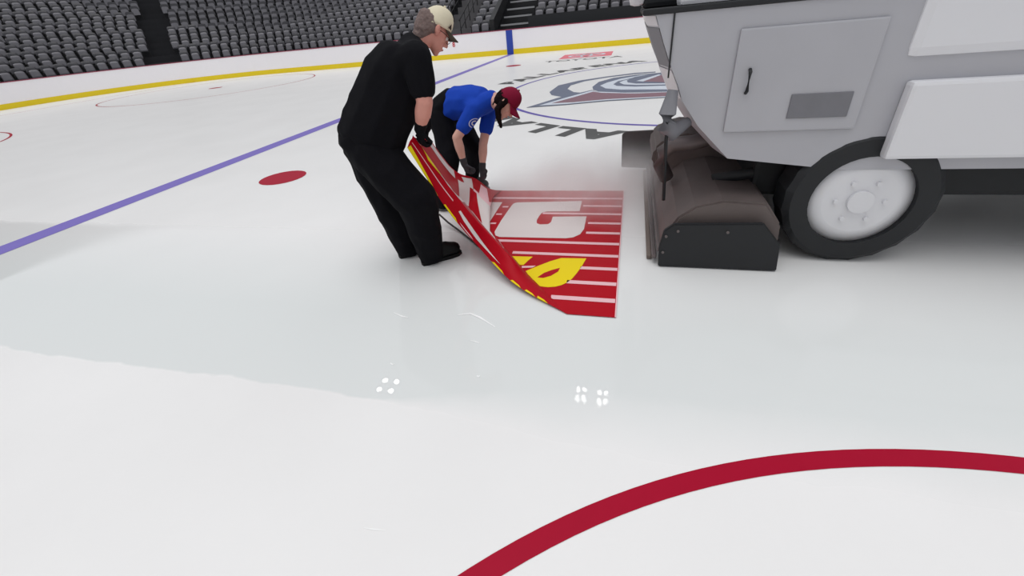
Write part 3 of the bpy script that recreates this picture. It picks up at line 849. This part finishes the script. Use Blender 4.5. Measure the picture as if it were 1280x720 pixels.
S = dict(fw=fw, rt=rt, tu=tu, hw=.22, girth=1.32, arm=1.14, hand=.92, hs=.97, hf=hf, hu=hu, skin=skin1, shirt=black_t, trousers=black_p, boot=black_b, gloves=glove_b, sleeve=.66,
         leg=(.155, .138, .120, .098),
         handR=((-.15, .1, -1), (.6, .5, .1), 1), handL=((-.3, -.1, -1), (-.7, -.3, -.2), 1),
         torso_pts=[pel.lerp(che, .08), pel.lerp(che, .5)+fw*.01, che, shc-fw*.03], torso_r=[(.24, .225, .10), (.23, .22, .12), (.24, .19, .12), (.20, .14, .07)])
w1, T, B = person('person in black shirt, trousers and cream cap lifting the near corner of the red sheet', J, S)
hair_g = mat('grey brown hair', s2l(118, 100, 96), .8, noise_amt=.35, noise_scale=60, bump=.5, bump_scale=90)
def hairblob(T, B, parts, m, parent, vox=.005, wr=.006):
    bm = bmesh.new()
    for p in parts:
        hull(bm, *[ell(T(*q[0]), q[1], B) for q in p])
    return organic('hair', bm, m, parent, vox, 2, wr, 40)
hairblob(T, B, [[((-.035, .035, 0), (.082, .078, .078)), ((-.07, -.02, 0), (.045, .05, .062))], [((-.06, -.01, 0), (.052, .06, .070)), ((-.075, -.07, 0), (.036, .03, .048))], [((-.085, .05, 0), (.045, .04, .06)), ((-.07, -.02, 0), (.055, .05, .068))]], hair_g, w1)
cream = mat('cream cotton cap', s2l(222, 212, 186), .8, noise_amt=.05, noise_scale=30); olive = mat('dark olive visor', s2l(62, 52, 38), .8)
cap(T, B, w1, cream, olive, .10, .075, badge=([[(.040, .064, .0855), (.070, .064, .073), (.052, .096, .075)]], mat('dark badge', s2l(52, 38, 30), .7)))
# spectacles
bm = bmesh.new()
for sd in (-1, 1):
    tube(bm, [T(.098+.004*math.cos(t), .012+.02*math.sin(t), sd*.034+.024*math.cos(t)) for t in [2*PI*k/16 for k in range(17)]], .0018, 6)
    tube(bm, [T(.095, .02, sd*.06), T(.04, .024, sd*.080), T(-.01, .02, sd*.084)], .002, 6)
tube(bm, [T(.104, .018, -.011), T(.107, .022, 0), T(.104, .018, .011)], .0018, 6)
bm_obj('spectacles', bm, mat('dark wire', s2l(50, 42, 40), .3, .6), w1)
# moustache-free mouth
bm = bmesh.new(); hull(bm, ell(T(.098, -.050, 0), (.004, .003, .018), B), ell(T(.096, -.057, 0), (.004, .003, .015), B)); bm_obj('lips', bm, mat('lip', s2l(176, 104, 98), .5), w1, True)
# ---- worker in blue (behind, bending)
fw = Vector((.88, -.48, 0)).normalized(); rt = Vector((fw.y, -fw.x, 0))
pel = A(557, 139, 4.30); shc = A(603, 125, 4.12)
che = pel.lerp(shc, .68)+Vector((0, 0, .02)); nk = A(617, 124, 4.04)
tu = (shc-pel).normalized()
J = dict(pelvis=pel, waist=pel.lerp(che, .5)+Vector((0, 0, .04)), chest=che, neck=nk,
         shR=shc+rt*.15+Vector((0, 0, -.05)), shL=shc-rt*.15+Vector((0, 0, -.05)),
         hipR=pel+rt*.09+Vector((0, 0, -.04)), hipL=pel-rt*.09+Vector((0, 0, -.04)))
J['anR'] = Vector((G(557, 262).x, G(557, 262).y, .09)); J['anL'] = Vector((G(592, 236).x, G(592, 236).y, .09))
J['knR'] = A(563, 200, 4.02); J['knL'] = A(591, 182, 4.42)
J['toeR'] = Vector((J['anR'].x, J['anR'].y, .03))+Vector((.9, -.2, 0)).normalized()*.19
J['toeL'] = Vector((J['anL'].x, J['anL'].y, .03))+fw*.19
J['elR'] = A(571, 172, 3.92); J['wrR'] = A(580, 204, 3.92)
J['elL'] = A(604, 180, 4.12); J['wrL'] = A(603, 210, 4.06)
J['head'] = A(631, 130, 3.96)
hf = Vector((.52, -.25, -.82)).normalized(); hu = Vector((.84, -.12, .52))
blue_t = mat('royal blue cotton', s2l(28, 68, 176), .9, spec=.15, noise_amt=.08, noise_scale=6, bump=.25, bump_scale=18)
grey_g = mat('grey knit glove', s2l(52, 50, 54), .8, bump=.3, bump_scale=150)
S = dict(fw=fw, rt=rt, tu=tu, hw=.185, girth=1.0, arm=.95, hand=.95, hf=hf, hu=hu, skin=skin2, shirt=blue_t, trousers=black_p, boot=black_b, gloves=grey_g, sleeve=.62,
         leg=(.115, .092, .08, .075), sole=mat('grey rubber', s2l(96, 94, 94), .7),
         handR=((.25, .05, -1), (.7, .5, .1), 1), handL=((0, -.05, -1), (-.4, .5, -.1), 1),
         torso_pts=[pel.lerp(shc, .08), pel.lerp(shc, .4)+Vector((0, 0, .045)), che, shc], torso_r=[(.175, .135, .10), (.17, .135, .10), (.19, .145, .10), (.15, .11, .06)])
w2, T, B = person('person in royal blue shirt and maroon cap bending to grip the red sheet', J, S)
hair_d = mat('dark brown hair', s2l(24, 15, 16), .85, spec=.1, noise_amt=.3, noise_scale=60, bump=.5, bump_scale=90)
hairblob(T, B, [[((-.03, .03, 0), (.085, .078, .08)), ((-.05, -.02, 0), (.05, .05, .070))], [((-.045, 0, 0), (.045, .06, .070)), ((-.05, -.065, 0), (.03, .03, .045))],
                [((-.01, .03, .078), (.03, .03, .014)), ((.0, -.06, .078), (.028, .03, .018))], [((.0, -.06, .078), .026), ((.06, -.10, .07), .024)], [((.06, -.10, .07), .024), ((.13, -.13, .06), .012)]], hair_d, w2)
maroon = mat('maroon cotton cap', s2l(128, 16, 50), .85, spec=.2, noise_amt=.05, noise_scale=30)
cap(T, B, w2, maroon, maroon, .02, .085)
bm = bmesh.new(); hull(bm, ell(T(.098, -.050, 0), (.004, .003, .018), B), ell(T(.096, -.057, 0), (.004, .003, .015), B)); bm_obj('lips', bm, mat('lip', s2l(176, 104, 98), .5), w2, True)
# round white print on the chest side
def shirt_print():
    bm = bmesh.new(); sh = [c for c in w2.children if c.name.startswith('shirt')][0]
    from mathutils.bvhtree import BVHTree
    bv = BVHTree.FromPolygons([v.co for v in sh.data.vertices], [p.vertices[:] for p in sh.data.polygons])
    cc = A(593, 154, 3.9); d0 = (cc-Vector((0, 0, H))).normalized(); sx = Vector((1, 0, .28)).normalized(); sy = d0.cross(sx).normalized()
    def hit(x, y):
        p = cc+sx*x+sy*y-d0*.5
        h = bv.ray_cast(p, d0, 2.0)
        return None if h[0] is None else h[0]-d0*.003
    for (r0, r1, a0, a1) in ((.040, .047, 0, 360), (.014, .026, 40, 330)):
        prev = None
        for k in range(33):
            t = R_(a0+(a1-a0)*k/32); a = hit(r0*math.cos(t)*1.1, r0*math.sin(t)*.8); b = hit(r1*math.cos(t)*1.1, r1*math.sin(t)*.8)
            if a is None or b is None: prev = None; continue
            p = (bm.verts.new(a), bm.verts.new(b))
            if prev: bm.faces.new((prev[0], prev[1], p[1], p[0]))
            prev = p
    bm_obj('shirt_print', bm, mat('white ink', s2l(205, 208, 224), .7), w2)
shirt_print()

# ------------------------------------------------------------------ ice resurfacer
RO = Vector((1.04, 2.53))
def rz(a, b, z):
    p = RO+E1*a+N1*b; return Vector((p.x, p.y, z))
def rb(bm, a0, a1, b0, b1, z0, z1, bev=0, mi=0):
    c = rz((a0+a1)/2, (b0+b1)/2, (z0+z1)/2); box(bm, c, (a1-a0, b1-b0, z1-z0), Matrix.Rotation(-YW, 3, 'Z'), bev, mi)
zr = empty('ice_resurfacer', rz(1.8, 1.05, 0)); tag(zr, 'grey and white ice resurfacing machine at the right with steaming rear conditioner', 'vehicle')
zw = mat('pale grey bodywork', s2l(178, 178, 184), .35, noise_amt=.06, noise_scale=3); zwh = mat('white bodywork', s2l(226, 226, 230), .35)
zgr = mat('mid grey panel', s2l(118, 118, 124), .5, noise_amt=.08); zbr = mat('worn steel', s2l(112, 104, 104), .5, .5, noise_amt=.2, noise_scale=6)
zbk = mat('black rubber', s2l(26, 28, 32), .6, noise_amt=.15); zbrown = mat('brown grey steel', s2l(104, 94, 92), .55, .2, noise_amt=.25, noise_scale=5)
prof = [(-.20, 1.50), (-.145, 1.36), (-.09, 1.23), (-.045, 1.14), (-.01, 1.05), (.10, .90), (.30, .70), (1.0, .62), (3.5, .62), (3.5, 1.5)]
def bevp(bm, w=.012):
    bmesh.ops.remove_doubles(bm, verts=bm.verts, dist=1e-5); bmesh.ops.recalc_face_normals(bm, faces=bm.faces)
    bmesh.ops.bevel(bm, geom=[e for e in bm.edges if len(e.link_faces) == 2 and e.calc_face_angle() > .5], offset=w, segments=2, affect='EDGES')
def loft(bm, secs):
    rs = []
    for b_, sh in secs:
        rs.append([bm.verts.new(rz(a+(sh if i < 7 or i == 0 else 0), b_, z)) for i, (a, z) in enumerate(prof)])
    for A_, B_ in zip(rs, rs[1:]):
        for i in range(len(prof)): bm.faces.new((A_[i], A_[(i+1) % len(prof)], B_[(i+1) % len(prof)], B_[i]))
    bm.faces.new(rs[0]); bm.faces.new(rs[-1][::-1])
CH = .055
bm = bmesh.new(); loft(bm, [(.16, CH), (.42, 0), (1.69, 0), (1.95, CH)]); bmesh.ops.recalc_face_normals(bm, faces=bm.faces); bm_obj('body_panel', bm, zw, zr)
# rear face facets
def rear_strip(b0, b1, z0, z1, m, name, off=.004, s0=0, s1=0):
    bm = bmesh.new()
    def ax(z):
        pts = sorted([(p[1], p[0]) for p in prof[:5]])
        for (za, aa), (zb, ab) in zip(pts, pts[1:]):
            if za <= z <= zb: return aa+(ab-aa)*(z-za)/(zb-za)
        return pts[-1][1] if z > pts[-1][0] else pts[0][1]
    zs = [z0+(z1-z0)*k/6 for k in range(7)]; prev = None
    for z in zs:
        p = (bm.verts.new(rz(ax(z)-off+s0, b0, z)), bm.verts.new(rz(ax(z)-off+s1, b1, z)))
        if prev: bm.faces.new((prev[0], prev[1], p[1], p[0]))
        prev = p
    bm_obj(name, bm, m, zr)
for (c0, c1, t0, t1) in ((.165, .42, CH, 0), (.42, 1.69, 0, 0), (1.69, 1.945, 0, CH)):
    rear_strip(c0, c1, 1.445, 1.495, zwh, 'rear_band', s0=t0, s1=t1); rear_strip(c0, c1, 1.23, 1.435, zgr, 'rear_grille', s0=t0, s1=t1); rear_strip(c0, c1, 1.06, 1.215, zwh, 'rear_apron', s0=t0, s1=t1)
bm = bmesh.new(); rb(bm, -.052, -.043, .152, .159, 1.18, 1.5); bm_obj('panel_seam', bm, zbk, zr)
bm = bmesh.new(); rb(bm, .30, .98, .142, .16, .86, 1.40, .01); sdoor = bm_obj('side_door', bm, zw, zr)
bm = bmesh.new(); tube(bm, [rz(.38, .135, 1.08), rz(.38, .115, 1.09), rz(.38, .115, 1.19), rz(.38, .135, 1.20)], .01, 8); bm_obj('door_handle', bm, zbk, sdoor)
bm = bmesh.new(); rb(bm, .62, .92, .134, .144, .93, 1.06, .004); bm_obj('vent_panel', bm, zgr, sdoor)
bm = bmesh.new(); rb(bm, -.215, 1.1, .15, 1.96, 1.50, 1.53, .008); bm_obj('operator_deck', bm, zbk, zr)
bm = bmesh.new(); rb(bm, 1.1, 3.1, .14, 1.97, 1.2, 1.95, .05); prism(bm, [(3.1, .6), (3.9, .75), (4.0, 1.2), (3.6, 2.0), (3.1, 2.0)], .12, 1.99, rz)
bm_obj('snow_tank', bm, zwh, zr)
bm = bmesh.new(); rb(bm, 1.15, 3.45, .08, .16, .70, 1.10, .02); bm_obj('side_skirt', bm, zwh, zr)
for a_, b_ in ((1.15, .28), (1.15, 1.82), (3.0, .28), (3.0, 1.82)):
    bm = bmesh.new(); c = rz(a_, b_, .42); nn = Vector((N1.x, N1.y, 0))
    pr = [(-.13, .28), (-.13, .38), (-.10, .42), (.10, .42), (.13, .38), (.13, .28)]
    n = 40; rs = []
    for k in range(n):
        th = 2*PI*k/n; d = Vector((E1.x, E1.y, 0))*math.cos(th)+up_*math.sin(th); tr = .0 if k % 2 else .008
        rs.append([bm.verts.new(c+nn*y+d*(r-(tr if r > .4 else 0))) for y, r in pr])
    for k in range(n):
        A_, B_ = rs[k], rs[(k+1) % n]
        for i in range(len(pr)): bm.faces.new((A_[i], A_[(i+1) % len(pr)], B_[(i+1) % len(pr)], B_[i]))
    wh = bm_obj('wheel', bm, zbk, zr)
    bm = bmesh.new(); tube(bm, [c-nn*.11, c-nn*.09, c+nn*.11], [.2, .285, .285], 28); tube(bm, [c-nn*.135, c-nn*.10], .07, 16)
    for k in range(6):
        d = Vector((E1.x, E1.y, 0))*math.cos(k*PI/3)+up_*math.sin(k*PI/3); tube(bm, [c-nn*.13+d*.13, c-nn*.1+d*.13], .014, 8)
    bm_obj('rim', bm, zwh, wh)
bm = bmesh.new(); rb(bm, .6, 3.4, .45, 1.65, .35, .64, .03); bm_obj('chassis', bm, zbk, zr)
# conditioner
co = None
bm = bmesh.new()
prism(bm, [(.02, .06), (.0, .12), (.03, .22), (.10, .34), (.20, .42), (.36, .46), (.62, .44), (.72, .30), (.74, .08)], .06, 2.06, rz); bevp(bm, .015)
co = bm_obj('conditioner', bm, zbrown, zr)
bm = bmesh.new(); rb(bm, -.045, -.015, .02, 2.1, .045, .075, .006); bm_obj('towel_rail', bm, zbr, co)
bm = bmesh.new(); rb(bm, -.015, .02, .02, 2.1, .10, .135, .006); bm_obj('blade_rail', bm, zbr, co)
bm = bmesh.new(); rb(bm, -.075, -.045, .08, 2.05, .006, .035, .004); bm_obj('towel', bm, mat('wet felt', s2l(120, 108, 102), .9), co)
def plate(b0, b1, pts, name, m):
    bm = bmesh.new(); prism(bm, pts, b0, b1, rz); bevp(bm, .006); return bm_obj(name, bm, m, co)
np_ = plate(-.02, .015, [(0, .006), (-.006, .16), (.012, .275), (.07, .325), (.60, .34), (.72, .2), (.74, .006)], 'end_plate', zbk)
for a_, z_ in ((.03, .24), (.02, .12), (.10, .28), (.4, .28)):
    bm = bmesh.new(); tube(bm, [rz(a_, -.03, z_), rz(a_, -.015, z_)], .009, 8); bm_obj('bolt', bm, zbr, np_)
plate(2.10, 2.14, [(-.31, .05), (-.32, .40), (-.28, .43), (.6, .45), (.72, .3), (.74, .006), (-.0, .03)], 'end_plate', mat('grey splash plate', s2l(84, 78, 78), .6, noise_amt=.1))
# arched cover over the auger and the fat water pipe
bm = bmesh.new()
arch = [(.03, .30), (-.05, .40), (-.04, .52), (.04, .60), (.20, .64), (.45, .62), (.55, .45), (.5, .3)]
prism(bm, arch, 1.05, 1.75, rz); bevp(bm, .03); bm_obj('auger_cover', bm, zbrown, co)
bm = bmesh.new()
tube(bm, [rz(.06, .75, .38), rz(.0, .72, .50), rz(.01, .70, .60), rz(.08, .68, .66), rz(.20, .66, .67), rz(.40, .66, .72)], .055, 14)
for k in range(1, 6):
    pass
bm_obj('water_pipe', bm, zbr, co)
bm = bmesh.new(); tube(bm, [rz(-.015, .12, 1.12), rz(-.035, .10, .99), rz(-.03, .10, .92), rz(0, .12, .88), rz(.10, .2, .92)], [.03, .05, .06, .055, .03], 12); bm_obj('hose', bm, zgr, zr)
bm = bmesh.new(); tube(bm, [rz(-.03, .08, .95), rz(-.028, .08, .84), rz(.0, .12, .44)], .011, 8); bm_obj('lift_rod', bm, zbk, zr)
for b_ in (.5, 1.6):
    bm = bmesh.new(); tube(bm, [rz(.9, b_, .55), rz(.35, b_, .45)], .04, 8); bm_obj('lift_arm', bm, zbk, zr)
# operator's seat, back post, wheel
bm = bmesh.new(); rb(bm, -.22, .30, .72, 1.22, 1.53, 1.64, .03); bm_obj('seat_cushion', bm, zbk, zr)
bm = bmesh.new(); rb(bm, -.30, -.20, .70, 1.24, 1.55, 2.05, .035); bm_obj('seat_back', bm, zwh, zr)
bm = bmesh.new(); tube(bm, [rz(.95, .97, 1.53), rz(.72, .97, 2.0)], .025, 10)
pc = rz(.70, .97, 2.03); dx = (rz(.72, .97, 2.0)-rz(.95, .97, 1.53)).normalized(); ax_ = Vector((N1.x, N1.y, 0)); ay = dx.cross(ax_).normalized()
tube(bm, [pc+(ax_*math.cos(t)+ay*math.sin(t))*.19 for t in [2*PI*k/24 for k in range(25)]], .014, 8); tube(bm, [pc-ax_*.19, pc+ax_*.19], .01, 8)
bm_obj('steering_wheel', bm, zbk, zr)
bm = bmesh.new(); rb(bm, -.02, .30, .22, .50, 1.53, 1.78, .02); bm_obj('control_box', bm, zwh, zr)

# driver
fw = Vector((E1.x, E1.y, 0)); rt = Vector((fw.y, -fw.x, 0))
D = lambda a, b, z: rz(a, b, z)
pel = D(.02, .97, 1.73)
J = dict(pelvis=pel, waist=D(.0, .97, 1.88), chest=D(.03, .97, 2.06), neck=D(.05, .97, 2.27),
         shR=D(.03, .97, 2.2)+rt*.18, shL=D(.03, .97, 2.2)-rt*.18, hipR=pel+rt*.09, hipL=pel-rt*.09,
         knR=D(.50, .97, 1.79)+rt*.13, knL=D(.50, .97, 1.79)-rt*.13, anR=D(.72, .97, 1.64)+rt*.13, anL=D(.72, .97, 1.64)-rt*.13)
for s_ in 'RL': J['toe'+s_] = J['an'+s_]+fw*.2+Vector((0, 0, -.06))
J['elR'] = D(.14, .97, 1.97)+rt*.27; J['elL'] = D(.14, .97, 1.97)-rt*.27
J['wrR'] = D(.46, .97, 2.02)+rt*.20; J['wrL'] = D(.46, .97, 2.02)-rt*.20
J['head'] = D(.08, .97, 2.43)
S = dict(fw=fw, rt=rt, tu=up_, hw=.20, girth=1.05, arm=1.0, hand=1.0, hf=fw, hu=up_, skin=skin1, shirt=mat('navy jacket', s2l(24, 24, 38), .8, noise_amt=.1, bump=.2), trousers=black_p, boot=black_b, gloves=glove_b, sleeve=1.0,
         leg=(.105, .085, .075, .07), handR=(fw+up_*.1, -up_*.5-rt*.8, 1), handL=(fw+up_*.1, -up_*.5+rt*.8, -1),
         torso_pts=[pel+up_*.05, J['waist'], J['chest'], D(.03, .97, 2.2)], torso_r=[(.17, .14, .10), (.175, .15, .10), (.20, .14, .10), (.15, .10, .06)])
SEAT_FEET = True
# the driver's boots rest on the deck, so shape this figure around that height
def driver():
    zoff = 1.53
    for k in J: J[k] = J[k]-Vector((0, 0, zoff))
    S['torso_pts'] = [p-Vector((0, 0, zoff)) for p in S['torso_pts']]
    r, T_, B_ = person('person in a dark jacket seated on the rear deck of the ice resurfacer', J, S)
    hairblob(T_, B_, [[((-.035, .035, 0), (.085, .078, .08)), ((-.06, -.02, 0), (.045, .05, .062))]], hair_d, r)
    r.location.z = zoff
driver()

# ------------------------------------------------------------------ steam over the conditioner
def steam():
    c = rz(-.45, 1.25, .0)
    bm = bmesh.new(); box(bm, rz(-.55, 1.35, .29), (2.7, 2.5, .55), Matrix.Rotation(-YW, 3, 'Z'))
    m = bpy.data.materials.new('steam'); m.use_nodes = True; nt = m.node_tree; N = nt.nodes; Lk = nt.links
    for n in list(N):
        if n.type == 'BSDF_PRINCIPLED': N.remove(n)
    out = [n for n in N if n.type == 'OUTPUT_MATERIAL'][0]
    vs = N.new('ShaderNodeVolumePrincipled'); vs.inputs['Color'].default_value = (.97, .96, .96, 1); vs.inputs['Anisotropy'].default_value = .2
    tc = N.new('ShaderNodeTexCoord'); mp = N.new('ShaderNodeMapping'); mp.vector_type = 'POINT'
    cc = rz(-.50, 1.45, .10)
    sub = N.new('ShaderNodeVectorMath'); sub.operation = 'SUBTRACT'; sub.inputs[1].default_value = cc; Lk.new(tc.outputs['Object'], sub.inputs[0])
    sclv = N.new('ShaderNodeVectorMath'); sclv.operation = 'MULTIPLY'; sclv.inputs[1].default_value = (1/1.35, 1/1.25, 1/.38); Lk.new(sub.outputs[0], sclv.inputs[0])
    ln = N.new('ShaderNodeVectorMath'); ln.operation = 'LENGTH'; Lk.new(sclv.outputs[0], ln.inputs[0])
    mr = N.new('ShaderNodeMapRange'); mr.interpolation_type = 'SMOOTHSTEP'; mr.inputs[1].default_value = .1; mr.inputs[2].default_value = 1.0; mr.inputs[3].default_value = 1; mr.inputs[4].default_value = 0
    Lk.new(ln.outputs['Value'], mr.inputs[0])
    nz = N.new('ShaderNodeTexNoise'); nz.inputs['Scale'].default_value = 2.6; nz.inputs['Detail'].default_value = 4; Lk.new(tc.outputs['Object'], nz.inputs['Vector'])
    m2 = N.new('ShaderNodeMapRange'); m2.inputs[1].default_value = .38; m2.inputs[2].default_value = .65; m2.inputs[3].default_value = .25; Lk.new(nz.outputs['Fac'], m2.inputs[0])
    mu = N.new('ShaderNodeMath'); mu.operation = 'MULTIPLY'; Lk.new(mr.outputs[0], mu.inputs[0]); Lk.new(m2.outputs[0], mu.inputs[1])
    mu2 = N.new('ShaderNodeMath'); mu2.operation = 'MULTIPLY'; mu2.inputs[1].default_value = 3.8; Lk.new(mu.outputs[0], mu2.inputs[0])
    Lk.new(mu2.outputs[0], vs.inputs['Density']); Lk.new(vs.outputs[0], out.inputs['Volume'])
    o = bm_obj('steam_cloud', bm, m); tag(o, 'thin white steam drifting off the resurfacer over the far side of the red sheet', 'steam', kind='stuff')
steam()

# thin scrape marks and frost specks left on the ice
frost = mat('white frost', (.97, .97, .97), .5, emit=.0)
def scrape(pts, wd):
    bm = bmesh.new(); prev = None; n = len(pts)
    g = [G(*p) for p in pts]
    for i, p in enumerate(g):
        d = (g[min(i+1, n-1)]-g[max(i-1, 0)]).normalized(); sd = Vector((-d.y, d.x, 0)); w_ = wd*(.25+.75*math.sin(PI*(i+.3)/(n-.4)))*(.7+.6*random.random())
        q = (bm.verts.new(p+sd*w_+Vector((0, 0, .002))), bm.verts.new(p-sd*w_+Vector((0, 0, .002))))
        if prev: bm.faces.new((prev[0], prev[1], q[1], q[0]))
        prev = q
    marking('scrape_mark', bm, frost)
scrape([(492, 391), (499, 394), (504, 396), (510, 397)], .006)
scrape([(572, 394), (580, 393), (588, 392), (600, 397), (608, 402), (619, 409)], .008)
scrape([(588, 426), (594, 427), (599, 429)], .005)
scrape([(488, 454), (491, 456), (493, 455)], .005)
scrape([(596, 470), (598, 471), (600, 470)], .005)
scrape([(455, 660), (468, 662), (482, 663)], .002)
